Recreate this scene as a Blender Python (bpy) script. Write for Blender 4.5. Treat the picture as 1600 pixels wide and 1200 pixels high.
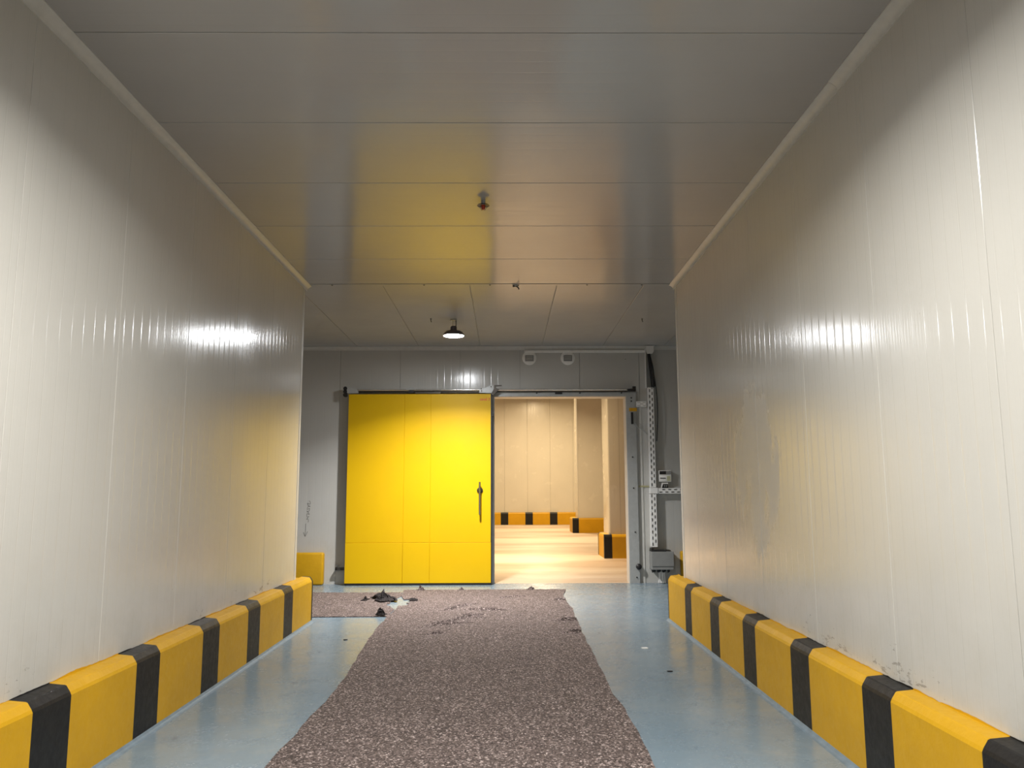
import bpy, bmesh, math, random
from mathutils import Vector, Matrix
from mathutils import noise as mn
random.seed(7)
for o in list(bpy.data.objects): bpy.data.objects.remove(o, do_unlink=True)
S = bpy.context.scene
C = S.collection
R_ = math.radians

# ------------------------------------------------------------------ camera
F_PX, PITCH, YAW, ROLL, EYE = 1230.5, 7.764, 0.508, -0.205, 1.6
pi_, ya, ro = R_(PITCH), R_(YAW), R_(ROLL)
fw = Vector((math.sin(ya)*math.cos(pi_), math.cos(ya)*math.cos(pi_), math.sin(pi_)))
rt = Vector((math.cos(ya), -math.sin(ya), 0)); up = rt.cross(fw)
r2 = rt*math.cos(ro) + up*math.sin(ro); u2 = -rt*math.sin(ro) + up*math.cos(ro)
cam = bpy.data.cameras.new('camera'); cam.sensor_width = 36; cam.lens = F_PX/1600*36
cam.clip_start = .05; cam.clip_end = 200
camo = bpy.data.objects.new('camera', cam); C.objects.link(camo)
M = Matrix((r2, u2, -fw)).transposed().to_4x4(); M.translation = (0, 0, EYE)
camo.matrix_world = M
S.camera = camo

# ------------------------------------------------------------------ world / exposure / lamp strengths
w = bpy.data.worlds.new('world'); S.world = w; w.use_nodes = True
w.node_tree.nodes['Background'].inputs[0].default_value = (.6, .65, .7, 1)
w.node_tree.nodes['Background'].inputs[1].default_value = .02
S.view_settings.view_transform = 'Standard'; S.view_settings.look = 'None'
S.view_settings.exposure = 0.0; S.view_settings.gamma = 1; S.view_settings.use_curve_mapping = False
LAMP_COL = (1.0, .983, .94); LAMP_W = 190.0          # corridor high-bay lamps
CROSS_COL = (1.0, .98, .96); CROSS_W = 235.0        # lamp over the cross passage
INNER_COL = (1.0, .75, .43); INNER_W = 520.0         # warm lamps of the room beyond the door

# ------------------------------------------------------------------ mesh helpers
class MB:
    def __init__(s): s.v = []; s.f = []; s.m = []; s.mi = 0
    def add(s, vs, fs):
        n = len(s.v); s.v += [tuple(v) for v in vs]
        for f in fs: s.f.append([i+n for i in f]); s.m.append(s.mi)
        return s
    def box(s, x0, x1, y0, y1, z0, z1):
        return s.add([(x, y, z) for z in (z0, z1) for y in (y0, y1) for x in (x0, x1)],
              [(0,2,3,1),(4,5,7,6),(0,1,5,4),(2,6,7,3),(0,4,6,2),(1,3,7,5)])
    def prism(s, poly, a0, a1, f):
        """poly: 2-D outline, extruded from a0 to a1; f(u,v,a)->xyz"""
        n = len(poly)
        vs = [f(u, v, a0) for u, v in poly] + [f(u, v, a1) for u, v in poly]
        fs = [list(range(n)), list(range(2*n-1, n-1, -1))] + [(i, i+n, (i+1) % n+n, (i+1) % n) for i in range(n)]
        return s.add(vs, fs)
    def lathe(s, prof, c=(0,0,0), n=24, ax='z'):
        cx, cy, cz = c; vs = []; fs = []
        for r, z in prof:
            for k in range(n):
                a = 2*math.pi*k/n; p = (r*math.cos(a), r*math.sin(a), z)
                if ax == 'y': p = (p[0], p[2], p[1])
                elif ax == 'x': p = (p[2], p[0], p[1])
                vs.append((cx+p[0], cy+p[1], cz+p[2]))
        m = len(prof)
        for i in range(m-1):
            for k in range(n): fs.append((i*n+k, i*n+(k+1) % n, (i+1)*n+(k+1) % n, (i+1)*n+k))
        fs.append(list(range(n))[::-1]); fs.append([(m-1)*n+k for k in range(n)])
        return s.add(vs, fs)
    def tube(s, pts, r, n=8):
        pts = [Vector(p) for p in pts]; vs = []; fs = []; ref = None
        for i, p in enumerate(pts):
            t = (pts[min(i+1, len(pts)-1)] - pts[max(i-1, 0)]).normalized()
            if ref is None: ref = t.orthogonal().normalized()
            a = (ref - t*ref.dot(t)).normalized(); ref = a; b = t.cross(a)
            for k in range(n):
                q = 2*math.pi*k/n; vs.append(p + (a*math.cos(q) + b*math.sin(q))*r)
        m = len(pts)
        for i in range(m-1):
            for k in range(n): fs.append((i*n+k, i*n+(k+1) % n, (i+1)*n+(k+1) % n, (i+1)*n+k))
        fs.append(list(range(n))[::-1]); fs.append([(m-1)*n+k for k in range(n)])
        return s.add(vs, fs)
    def mesh(s, name, mats, smooth=False):
        me = bpy.data.meshes.new(name); me.from_pydata(s.v, [], s.f)
        for m in (mats if isinstance(mats, (list, tuple)) else [mats]): me.materials.append(m)
        for p, i in zip(me.polygons, s.m): p.material_index = i
        bm = bmesh.new(); bm.from_mesh(me); bmesh.ops.recalc_face_normals(bm, faces=bm.faces); bm.to_mesh(me); bm.free()
        if smooth:
            me.shade_smooth()
            me.set_sharp_from_angle(angle=R_(40))
        return me
    def build(s, name, mats, parent=None, loc=(0,0,0), rz=0, smooth=False):
        return place(name, s.mesh(name, mats, smooth), parent, loc, rz)

def place(name, me, parent=None, loc=(0,0,0), rz=0):
    o = bpy.data.objects.new(name, me); C.objects.link(o)
    o.parent = parent; o.location = loc; o.rotation_euler = (0, 0, rz)
    return o
def empty(name, loc=(0,0,0), rz=0):
    o = bpy.data.objects.new(name, None); C.objects.link(o); o.location = loc; o.rotation_euler = (0, 0, rz)
    o.empty_display_size = .1
    return o
def tag(o, label=None, cat=None, group=None, kind=None):
    if label: o['label'] = label
    if cat: o['category'] = cat
    if group: o['group'] = group
    if kind: o['kind'] = kind
    return o
def struct(o, label=None): return tag(o, label, None, None, 'structure')
def bevel(o, wd, seg=2):
    bm = bmesh.new(); bm.from_mesh(o.data)
    es = [e for e in bm.edges if len(e.link_faces) == 2 and e.calc_face_angle(0) > .5]
    bmesh.ops.bevel(bm, geom=es, offset=wd, segments=seg, affect='EDGES', profile=.5)
    bm.to_mesh(o.data); bm.free(); o.data.shade_smooth(); o.data.set_sharp_from_angle(angle=R_(35))
    return o
def copy_tree(o, parent=None):
    c = o.copy(); C.objects.link(c); c.parent = parent
    for ch in [k for k in bpy.data.objects if k.parent == o]: copy_tree(ch, c)
    return c

# ------------------------------------------------------------------ materials
class NT:
    def __init__(s, name):
        s.m = bpy.data.materials.new(name); s.m.use_nodes = True; s.t = s.m.node_tree
        s.b = s.t.nodes['Principled BSDF']
    def n(s, kind, **kw):
        o = s.t.nodes.new(kind)
        for k, v in kw.items(): setattr(o, k, v)
        return o
    def l(s, a, b): s.t.links.new(a, b)
    def val(s, sock, v):
        if hasattr(v, 'is_linked') or isinstance(v, bpy.types.NodeSocket): s.l(v, sock)
        else: sock.default_value = v
    def math(s, op, a, b=0.0, c=0.0, clamp=False):
        o = s.n('ShaderNodeMath', operation=op, use_clamp=clamp)
        for i, v in enumerate((a, b, c)): s.val(o.inputs[i], v)
        return o.outputs[0]
    def mapr(s, v, a, b, c=0.0, d=1.0, smooth=False):
        o = s.n('ShaderNodeMapRange', interpolation_type='SMOOTHSTEP' if smooth else 'LINEAR')
        for i, q in enumerate((v, a, b, c, d)): s.val(o.inputs[i], q)
        return o.outputs[0]
    def mix(s, f, a, b):
        o = s.n('ShaderNodeMix', data_type='RGBA')
        s.val(o.inputs[0], f)
        for i, v in ((6, a), (7, b)):
            if isinstance(v, tuple): o.inputs[i].default_value = (*v, 1) if len(v) == 3 else v
            else: s.l(v, o.inputs[i])
        return o.outputs[2]
    def noise(s, vec, scale, detail=3, rough=.55, dist=0):
        o = s.n('ShaderNodeTexNoise'); s.l(vec, o.inputs['Vector'])
        o.inputs['Scale'].default_value = scale; o.inputs['Detail'].default_value = detail
        o.inputs['Roughness'].default_value = rough; o.inputs['Distortion'].default_value = dist
        return o.outputs['Fac']
    def mapping(s, vec, scale=(1,1,1), loc=(0,0,0), rot=(0,0,0)):
        o = s.n('ShaderNodeMapping'); s.l(vec, o.inputs[0])
        o.inputs['Scale'].default_value = scale; o.inputs['Location'].default_value = loc; o.inputs['Rotation'].default_value = rot
        return o.outputs[0]
    def pos(s): return s.n('ShaderNodeNewGeometry').outputs['Position']
    def obj(s): return s.n('ShaderNodeTexCoord').outputs['Object']
    def xyz(s, v):
        o = s.n('ShaderNodeSeparateXYZ'); s.l(v, o.inputs[0]); return o.outputs
    def bump(s, h, dist, strength=1.0, normal=None):
        o = s.n('ShaderNodeBump'); s.l(h, o.inputs['Height'])
        o.inputs['Distance'].default_value = dist; o.inputs['Strength'].default_value = strength
        if normal is not None: s.l(normal, o.inputs['Normal'])
        return o.outputs[0]
    def out(s, col=None, rough=None, metal=None, normal=None, spec=None):
        for k, v in (('Base Color', col), ('Roughness', rough), ('Metallic', metal), ('Specular IOR Level', spec)):
            if v is None: continue
            if isinstance(v, tuple): s.b.inputs[k].default_value = (*v, 1)
            else: s.val(s.b.inputs[k], v)
        if normal is not None: s.l(normal, s.b.inputs['Normal'])
        return s.m

def plain(name, col, rough=.5, metal=0, var=.12, scale=14, bump=.0006, spec=.5):
    t = NT(name); p = t.obj(); n = t.noise(p, scale, 4)
    f = t.mapr(n, .3, .7, 1-var, 1+var)
    mx = t.n('ShaderNodeVectorMath', operation='SCALE'); mx.inputs[0].default_value = col; t.l(f, mx.inputs['Scale'])
    nr = t.bump(t.noise(p, scale*6, 2), bump)
    return t.out(mx.outputs[0], t.mapr(n, .3, .7, rough*.9, min(1, rough*1.12)), metal, nr, spec)

def panel_mat(name, axis, col=(.55, .53, .482), rough=.17, pitch=.124, scuff=True, smear=False, ribs=1.0):
    """coated steel sandwich panel: shallow ribs along one axis, slight waviness, scuffs near the kerb"""
    t = NT(name); o = t.obj(); P = t.pos(); ox = t.xyz(o); px = t.xyz(P)
    u = ox['XYZ'.index(axis.upper())]
    fr = t.math('FRACT', t.math('DIVIDE', u, pitch))
    d = t.math('ABSOLUTE', t.math('SUBTRACT', fr, .5))
    groove = t.mapr(d, .0, .075, 0, 1, True)
    fr2 = t.math('FRACT', t.math('DIVIDE', u, pitch/4))
    fine = t.mapr(t.math('ABSOLUTE', t.math('SUBTRACT', fr2, .5)), 0, .22, 0, 1, True)
    h = t.math('ADD', t.math('MULTIPLY', groove, 1.0), t.math('MULTIPLY', fine, .22))
    n1 = t.bump(h, .0007*ribs)
    wav = t.noise(t.mapping(P, (1, 1, .35)), 1.6, 2)
    n2 = t.bump(wav, .004, 1, n1)
    c = t.mix(t.mapr(t.noise(P, .9, 4), .35, .7), col, tuple(k*.94 for k in col))
    r = t.mapr(t.noise(P, 2.3, 4), .3, .7, rough*.85, rough*1.2)
    if scuff:
        z = px[2]
        band = t.math('MULTIPLY', t.mapr(z, .56, .6, .6, 1), t.mapr(z, .58, .84, 1, 0))
        st = t.noise(t.mapping(P, (3, 3, 9), rot=(.15, .15, 0)), 3.2, 8, .72)
        big = t.mapr(t.noise(P, 1.1, 2), .45, .62)
        thr = t.math('ADD', .72, t.math('MULTIPLY', t.math('MULTIPLY', band, big), -.215))
        sc = t.mapr(st, thr, t.math('ADD', thr, .03), 0, 1)
        sc = t.math('MULTIPLY', sc, t.mapr(band, 0, .15, 0, 1))
        # sparse specks higher up
        sp = t.noise(t.mapping(P, (1, 1, .6)), 30, 2, .5)
        spk = t.math('MULTIPLY', t.mapr(sp, .79, .81, 0, .8), t.mapr(t.noise(P, .8, 2, .5), .5, .6))
        msk = t.math('MAXIMUM', t.math('MULTIPLY', sc, .5), spk)
        c = t.mix(msk, c, (.13, .115, .09))
        grime = t.math('MULTIPLY', t.mapr(t.noise(P, 5, 5, .65), .45, .75), t.mapr(z, .5, 1.3, .35, 0))
        c = t.mix(grime, c, (.42, .38, .30))
    if smear:   # dull wiped patch on the sheet
        v = t.n('ShaderNodeVectorMath', operation='SUBTRACT'); t.l(P, v.inputs[0]); v.inputs[1].default_value = (2.15, 6.8, 1.82)
        q = t.xyz(v.outputs[0])
        nz = t.math('SUBTRACT', t.noise(t.mapping(P, (1, 2.6, .9)), 1.5, 6, .62), .5)
        e = t.math('ADD', t.math('POWER', t.math('DIVIDE', q[1], .52), 2), t.math('POWER', t.math('DIVIDE', q[2], .66), 2))
        e = t.math('ADD', e, t.math('MULTIPLY', nz, 5.0))
        mk = t.mapr(e, .55, 1.15, 1, 0)
        mkr = t.n('ShaderNodeMix', data_type='FLOAT'); t.l(mk, mkr.inputs[0]); t.l(r, mkr.inputs[2]); mkr.inputs[3].default_value = .4
        r = mkr.outputs[0]
        c = t.mix(t.math('MULTIPLY', mk, .3), c, (.44, .435, .42))
    return t.out(c, r, 0, n2, .5)

M_WALL_L = panel_mat('panel_sheet_left', 'y')
M_WALL_R = panel_mat('panel_sheet_right', 'y', smear=True)
M_BACK = panel_mat('panel_sheet_back', 'x', col=(.52, .515, .485))
M_CEIL = panel_mat('panel_sheet_ceiling', 'y', col=(.42, .412, .395), rough=.15, scuff=False, ribs=.5)
M_CEILX = panel_mat('panel_sheet_ceiling_cross', 'x', col=(.42, .412, .39), rough=.22, scuff=False, ribs=.4)
M_INNER = panel_mat('panel_sheet_inner', 'x', col=(.62, .59, .52), scuff=False, rough=.24)
M_TRIM = plain('white_trim', (.58, .57, .53), .35, var=.05)
M_CORE = plain('panel_core', (.34, .33, .30), .7)
M_STEEL = plain('grey_steel', (.42, .43, .42), .38, .2, var=.06)
M_ALU = plain('bright_rail', (.72, .70, .66), .22, .9, var=.05)
M_BLACKM = plain('black_rubber', (.014, .013, .013), .5)
M_DARKM = plain('dark_metal', (.07, .062, .052), .4, .6)
M_WHITEP = plain('white_plastic', (.86, .85, .81), .4, var=.04)
M_TRAY = plain('white_coated_tray', (.86, .85, .82), .4, var=.04)
M_GREYBOX = plain('grey_enclosure', (.26, .26, .25), .45, var=.05)
M_CABLE = plain('cable_black', (.012, .012, .013), .4)
M_YTAG = plain('yellow_sticker', (.62, .33, .01), .5)
M_RED = plain('red_bulb', (.38, .035, .008), .25)
M_REDTXT = plain('red_print', (.62, .09, .005), .5)
M_CHROME = plain('chrome', (.55, .53, .5), .18, 1.0)
M_INK = plain('pen_ink', (.16, .16, .15), .7)
M_PAPER = plain('paper_scrap', (.8, .8, .78), .8)
M_GREEN = plain('old_tape', (.38, .36, .20), .6)
M_LABEL = plain('pale_label', (.55, .54, .34), .5)
M_FILLET = plain('floor_fillet', (.16, .21, .25), .55, var=.2, spec=.3)
M_LAMPB = plain('lamp_housing', (.11, .095, .105), .45, .3)

def kerb_mat(name, col, dark):
    t = NT(name); P = t.pos()
    n = t.noise(P, 3.5, 6, .6); f = t.noise(P, 22, 5, .65)
    c = t.mix(t.mapr(n, .35, .7), col, tuple(k*.9 for k in col))
    wear = t.mapr(t.math('ADD', t.math('MULTIPLY', f, .6), t.math('MULTIPLY', n, .4)), .62, .70, 0, .5)
    c = t.mix(wear, c, dark)
    h = t.math('ADD', t.noise(P, 5, 4), t.math('MULTIPLY', f, .25))
    return t.out(c, t.mapr(f, .3, .7, .42, .56), 0, t.bump(h, .006), .35)
M_KY = kerb_mat('kerb_yellow', (.60, .325, .005), (.50, .27, .01))
M_KB = kerb_mat('kerb_black', (.008, .0075, .0075), (.03, .029, .028))

def door_mat():
    t = NT('yellow_door_sheet'); P = t.pos(); x = t.xyz(P)
    fr = t.math('FRACT', t.math('DIVIDE', x[0], .05))
    g = t.mapr(t.math('ABSOLUTE', t.math('SUBTRACT', fr, .5)), 0, .15, 0, 1, True)
    n = t.bump(g, .00012); n2 = t.bump(t.noise(P, 2.2, 2), .006, 1, n)
    c = t.mix(t.mapr(t.noise(P, 1.5, 4), .3, .7), (.70, .43, .002), (.68, .41, .002))
    return t.out(c, t.mapr(t.noise(P, 3, 3), .3, .7, .4, .48), 0, n2, .25)
M_DOOR = door_mat()

def floor_mat():
    t = NT('blue_grey_epoxy_floor'); P = t.pos()
    big = t.noise(P, .7, 5, .6); mid = t.noise(P, 3.2, 6, .65); fine = t.noise(P, 26, 5, .7)
    c = t.mix(t.mapr(big, .35, .68), (.175, .24, .292), (.225, .285, .325))
    c = t.mix(t.mapr(mid, .52, .72, 0, .55), c, (.15, .205, .25))
    c = t.mix(t.mapr(mid, .30, .44, .5, 0), c, (.29, .325, .34))
    st = t.noise(t.mapping(P, (1.6, .8, 1), rot=(0, 0, .7)), 3.0, 9, .75)
    c = t.mix(t.mapr(st, .63, .67, 0, .6), c, (.075, .115, .165))
    sp = t.noise(P, 34, 2, .5)
    c = t.mix(t.mapr(sp, .79, .81, 0, .8), c, (.06, .055, .05))
    r = t.mapr(t.math('ADD', t.math('MULTIPLY', mid, .6), t.math('MULTIPLY', fine, .4)), .35, .65, .13, .34)
    nb = t.bump(t.noise(P, 6, 4), .0035); nb = t.bump(fine, .0006, 1, nb)
    return t.out(c, r, 0, nb, .5)
M_FLOOR = floor_mat()
def inner_floor_mat():
    t = NT('pale_concrete_floor'); P = t.pos()
    big = t.noise(t.mapping(P, (.16, .55, 1)), .8, 4, .55); mid = t.noise(t.mapping(P, (.5, 1.3, 1)), 1.2, 6, .65)
    c = t.mix(t.mapr(big, .46, .60), (.62, .52, .42), (.42, .30, .21))
    c = t.mix(t.mapr(mid, .4, .75, 0, .6), c, (.56, .44, .33))
    return t.out(c, t.mapr(mid, .3, .7, .35, .55), 0, t.bump(t.noise(P, 9, 4), .004), .4)
M_IFLOOR = inner_floor_mat()

def felt_mat():
    t = NT('brown_recycled_felt'); P = t.pos()
    v = t.n('ShaderNodeTexVoronoi'); v.inputs['Scale'].default_value = 92; t.l(t.mapping(P, (1, .75, 1)), v.inputs['Vector'])
    cell = t.xyz(v.outputs['Color'])[0]
    a = t.noise(P, 66, 5, .75); b = t.noise(P, 1.6, 5, .6)
    f = t.math('ADD', t.math('MULTIPLY', cell, .6), t.math('MULTIPLY', a, .55))
    rp = t.n('ShaderNodeValToRGB'); t.l(f, rp.inputs[0]); e = rp.color_ramp.elements
    e[0].position = .22; e[0].color = (.022, .016, .015, 1); e[1].position = .95; e[1].color = (.75, .63, .59, 1)
    for p_, c_ in ((.45, (.07, .053, .048, 1)), (.64, (.13, .098, .089, 1)), (.80, (.235, .18, .165, 1))):
        k = e.new(p_); k.color = c_
    c = t.mix(t.mapr(b, .35, .7, 0, .2), rp.outputs[0], (.095, .073, .066))
    fleck = t.noise(P, 48, 2, .4)
    c = t.mix(t.mapr(fleck, .72, .75, 0, .8), c, (.80, .70, .66))
    c = t.mix(t.mapr(fleck, .26, .29, .8, 0), c, (.03, .02, .02))
    nb = t.bump(f, .007, .8); nb = t.bump(b, .01, .4, nb)
    t.b.inputs['Sheen Weight'].default_value = .16; t.b.inputs['Sheen Roughness'].default_value = .35; t.b.inputs['Sheen Tint'].default_value = (.95, .86, .84, 1)
    return t.out(c, .95, 0, nb, .12)
M_FELT = felt_mat()
M_FELTD = plain('felt_underside', (.035, .03, .03), .95, var=.5, scale=60, bump=.004, spec=.1)

def glow(name, col, strength):
    m = bpy.data.materials.new(name); m.use_nodes = True; nt = m.node_tree
    for n in list(nt.nodes): nt.nodes.remove(n)
    e = nt.nodes.new('ShaderNodeEmission'); o = nt.nodes.new('ShaderNodeOutputMaterial')
    e.inputs[0].default_value = (*col, 1); e.inputs[1].default_value = strength
    nt.links.new(e.outputs[0], o.inputs[0]); return m

# ------------------------------------------------------------------ dimensions (metres)
XL, AL, XR, AR = -2.514, R_(.1324), 2.140, -R_(.1379)     # corridor side walls: x at y=0 and turn about z
HC, YB, YE = 4.215, 14.15, 9.76                           # ceiling height, back wall, end of the side walls
Y0 = -7.0                                                  # end of the corridor behind the camera
CXL, CXR = -7.0, 7.0                                       # ends of the cross passage
OPL, OPR, OPT = -.20, 2.18, 3.295                          # door opening
IY, IH = 38.75, 6.7                                        # far wall and height of the room beyond

# ------------------------------------------------------------------ floor
struct(MB().box(CXL-.2, CXR+.2, Y0-.1, 14.16, -.12, 0).build('floor', M_FLOOR), 'blue-grey painted floor of the corridor')
struct(MB().box(-9, 9, 14.165, IY+.2, -.12, .0).build('floor_inner', M_IFLOOR), 'pale warm-lit floor of the room beyond the door')

# ------------------------------------------------------------------ panels
def panel_mesh(name, w, h, mat, axis, th=.012, b=.005, gap=.004):
    """sheet panel: width w along local axis, height h, front face towards local -n"""
    mb = MB(); g = gap/2
    a = [(g, g), (w-g, g), (w-g, h-g), (g, h-g)]
    q = [(g+b, g+b), (w-g-b, g+b), (w-g-b, h-g-b), (g+b, h-g-b)]
    f = axis
    vs = [f(u, v, th) for u, v in a] + [f(u, v, b*.6) for u, v in a] + [f(u, v, 0) for u, v in q]
    fs = [(0,1,2,3)] + [(i, (i+1) % 4, (i+1) % 4+4, i+4) for i in range(4)] + [(i+4, (i+1) % 4+4, (i+1) % 4+8, i+8) for i in range(4)] + [(8,9,10,11)]
    mb.add(vs, fs); return mb.mesh(name, mat)

# side walls (local frame: y along the wall, inward offset = s*x)
def side_wall(name, x, rz, s, joints, mat, label):
    core = MB().box(*sorted((-s*.012, -s*.15)), Y0, YE-.005, 0, HC+.1).build(name, [M_TRIM], None, (x, 0, 0), rz)
    struct(core, label)
    cache = {}
    for a, b in zip(joints[:-1], joints[1:]):
        k = round(b-a, 3)
        if k not in cache: cache[k] = panel_mesh('wall_panel', b-a, HC, mat, lambda u, v, d: (-s*d, u, v), b=.004, gap=.0015)
        place('wall_panel', cache[k], core, (0, a, 0))
    # end cap of the wall, facing the cross passage
    MB().box(*sorted((-s*.004, -s*.155)), YE-.005, YE, 0, HC).build('wall_end_cap', M_TRIM, core)
    return core
P_ = 1.115
jl = [Y0] + [3.975-P_*k for k in range(8, 0, -1)] + [3.975+P_*k for k in range(5)] + [YE-.005]
jr = [Y0] + [3.385-P_*k for k in range(8, 0, -1)] + [3.385, 4.475, 5.60, 6.725, 7.84, 8.955, YE-.005]
side_wall('wall_left', XL, AL, 1, jl, M_WALL_L, 'cream ribbed steel panel wall on the left')
side_wall('wall_right', XR, AR, -1, jr, M_WALL_R, 'cream ribbed steel panel wall on the right')
# corner flashings at the wall ends
for n, x, rz, s in (('trim_1', XL, AL, 1), ('trim_2', XR, AR, -1)):
    mb = MB().box(*sorted((0, s*.003)), YE-.075, YE+.003, .0, HC); mb.box(*sorted((s*.003, -s*.16)), YE, YE+.003, 0, HC)
    struct(mb.build(n, M_TRIM, None, (x, 0, 0), rz), 'pale corner flashing on the end of the corridor wall')

# ceilings
cy = [Y0] + [4.222-P_*k for k in range(9, 0, -1)] + [4.222, 5.336, 6.446, 7.546, 8.672, 9.75]
ceil = struct(MB().box(XL-.2, XR+.2, Y0, 9.75, HC+.012, HC+.14).build('ceiling', M_CORE), 'grey panel ceiling of the corridor')
cc = {}
for a, b in zip(cy[:-1], cy[1:]):
    k = round(b-a, 3)
    if k not in cc: cc[k] = panel_mesh('ceiling_panel', XR-XL+.30, b-a, M_CEIL, lambda u, v, d: (u, v, d), gap=.005)
    place('ceiling_panel', cc[k], ceil, (XL-.15, a, HC))
ceil2 = struct(MB().box(CXL, CXR, 9.752, YB+.1, HC+.012, HC+.14).build('ceiling_cross', M_TRIM), 'ceiling of the cross passage in front of the door')
pm = panel_mesh('ceiling_panel', 1.115, YB-9.752, M_CEILX, lambda u, v, d: (u, v, d), gap=.005)
for k in range(-4, 9):
    x = -2.68 + 1.115*k
    if x+1.115 < CXR and x > CXL: place('ceiling_panel', pm, ceil2, (x, 9.752, HC))
for x0, x1 in ((CXL, -2.68-1.115*3), (-2.68+1.115*8, CXR)):
    if x1 > x0: MB().box(x0, x1, 9.752, YB, HC, HC+.012).build('ceiling_panel', M_CEILX, ceil2)
# joint strip between both ceilings, with dark screws
js = MB().box(XL-.1, XR+.1, 9.752, 9.84, HC-.004, HC-.0002).build('trim_3', M_CEILX); struct(js, 'joint strip across the ceiling at the corridor end')
sm = MB().lathe([(.0, 0), (.011, 0), (.009, -.006), (0, -.008)], n=10).mesh('screw', M_DARKM)
for x in (-2.2, -1.03, -.19, 1.05, 1.75): place('screw', sm, js, (x, 9.79, HC-.004))

# ------------------------------------------------------------------ back wall with the door opening
bw = MB().box(CXL, OPL, YB+.012, YB+.24, 0, HC+.1)
bw.box(OPR, CXR, YB+.012, YB+.24, 0, HC+.1); bw.box(OPL, OPR, YB+.012, YB+.24, OPT, HC+.1)
bwo = struct(bw.build('wall_back', M_CORE), 'grey-white panel wall that holds the sliding door')
bx = [CXL, -6.24, -5.155, -4.07, -2.985, -1.90, -.816, .27, 1.355, 2.44, 3.525, 4.61, 5.695, CXR]
def rects_for(a, b):
    if b <= OPL or a >= OPR: return [(a, b, 0, HC)]
    r = [(a, b, OPT, HC)]
    if a < OPL: r = [(a, OPL, 0, HC), (OPL, b, OPT, HC)]
    if b > OPR: r = [(a, OPR, OPT, HC), (OPR, b, 0, HC)]
    return r
for a, b in zip(bx[:-1], bx[1:]):
    mb = MB()
    for x0, x1, z0, z1 in rects_for(a, b):
        g0 = .003 if x0 == a else 0; g1 = .003 if x1 == b else 0
        e0 = .006 if x0 == a else 0; e1 = .006 if x1 == b else 0
        mb.box(x0+g0-a, x1-g1-a, .003, .012, z0, z1)
        mb.box(x0+e0-a, x1-e1-a, 0, .003, z0, z1)
    mb.build('wall_panel', M_BACK, bwo, (a, YB, 0))
# opening reveal lining
rv = MB().box(OPR-.006, OPR, YB-.03, YB+.26, 0, OPT); rv.box(OPL, OPL+.006, YB-.03, YB+.26, 0, OPT); rv.box(OPL, OPR, YB-.03, YB+.26, OPT-.006, OPT)
struct(rv.build('trim_4', M_TRIM), 'pale lining of the door opening')
# cross passage ends, rear end of the corridor, passage walls behind the side walls
struct(MB().box(CXL-.15, CXL, 9.6, YB+.24, 0, HC+.1).build('wall_passage_left', M_BACK), 'far left end of the cross passage')
struct(MB().box(CXR, CXR+.15, 9.6, YB+.24, 0, HC+.1).build('wall_passage_right', M_BACK), 'far right end of the cross passage')
struct(MB().box(XL-.2, XR+.2, Y0-.15, Y0, 0, HC+.1).build('wall_rear', M_WALL_L), 'end wall of the corridor behind the viewer')
struct(MB().box(CXL, XL-.16, YE-.15, YE-.004, 0, HC+.1).build('wall_passage_front_left', M_BACK), 'passage wall left of the corridor mouth')
struct(MB().box(XR+.19, CXR, YE-.15, YE-.004, 0, HC+.1).build('wall_passage_front_right', M_BACK), 'passage wall right of the corridor mouth')

# cove trims under the ceiling
def cove_poly(r=.055):
    pts = [(0, 0)]
    for k in range(7):
        a = math.pi/2*k/6; pts.append((r-r*math.sin(a)*1.0 + 0, -(r-r*math.cos(a))) if False else (r*(1-math.sin(a)), -r*(1-math.cos(a))))
    return pts
cp = [(0, 0), (.06, 0), (.06, -.006), (.043, -.012), (.028, -.022), (.016, -.034), (.008, -.048), (.006, -.065), (0, -.065)]
def cove(n, x, rz, s, y0, y1, label, k=1.0):
    mb = MB().prism(cp, y0, y1, lambda u, v, a: (s*u*k, a, HC+v*k))
    struct(mb.build(n, M_TRIM, None, (x, 0, 0), rz, smooth=True), label)
cove('trim_5', XL, AL, 1, Y0, YE+.10, 'white cove strip between left wall and ceiling')
cove('trim_6', XR, AR, -1, Y0, 4.755, 'nearer white cove strip between right wall and ceiling', 1.06)
cove('trim_7', XR, AR, -1, 4.76, YE+.06, 'farther white cove strip between right wall and ceiling')
mb = MB().prism(cp, CXL, CXR, lambda u, v, a: (a, YB-u, HC+v))
struct(mb.build('trim_8', M_TRIM, smooth=True), 'white cove strip between back wall and ceiling')

# ------------------------------------------------------------------ striped kerbs
def kerb_prof(t=.126, h=.557): return [(0, 0), (t, 0), (t, h-.062), (t-.008, h-.045), (t-.03, h-.012), (t-.04, h-.008), (0, h)]
def kerb_run(root, segs, f, prof, wavy=False):
    """segs: (colour, a0, a1) along the run; f(u,v,a)->local xyz; one mesh per painted section"""
    for c, a0, a1 in segs:
        mb = MB().prism(prof, a0, a1, f)
        if wavy:                                        # overrun of the paint up the wall sheet
            n = max(2, int((a1-a0)/.03)); h = prof[-1][1]
            top = [h+.007+.009*mn.noise((q*3.3, root.location.x, 0))+.006*mn.noise((q*21, root.location.x, 1)) for q in (a0+(a1-a0)*i/n for i in range(n+1))]
            vs = []; fs = []
            for i in range(n+1):
                q = a0+(a1-a0)*i/n; vs += [f(.0012, h-.004, q), f(.0012, top[i], q)]
            for i in range(n): fs.append((2*i, 2*i+2, 2*i+3, 2*i+1))
            mb.add(vs, fs)
        mb.build('yellow_section' if c == 'y' else 'black_section', M_KY if c == 'y' else M_KB, root)
def stripes(blacks, a0, a1):
    out = []; p = a0
    for b0, b1 in blacks:
        if b0 > p: out.append(('y', p, b0))
        out.append(('k', max(b0, a0), b1)); p = b1
    if p < a1: out.append(('y', p, a1))
    return out
KE = 10.13
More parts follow.
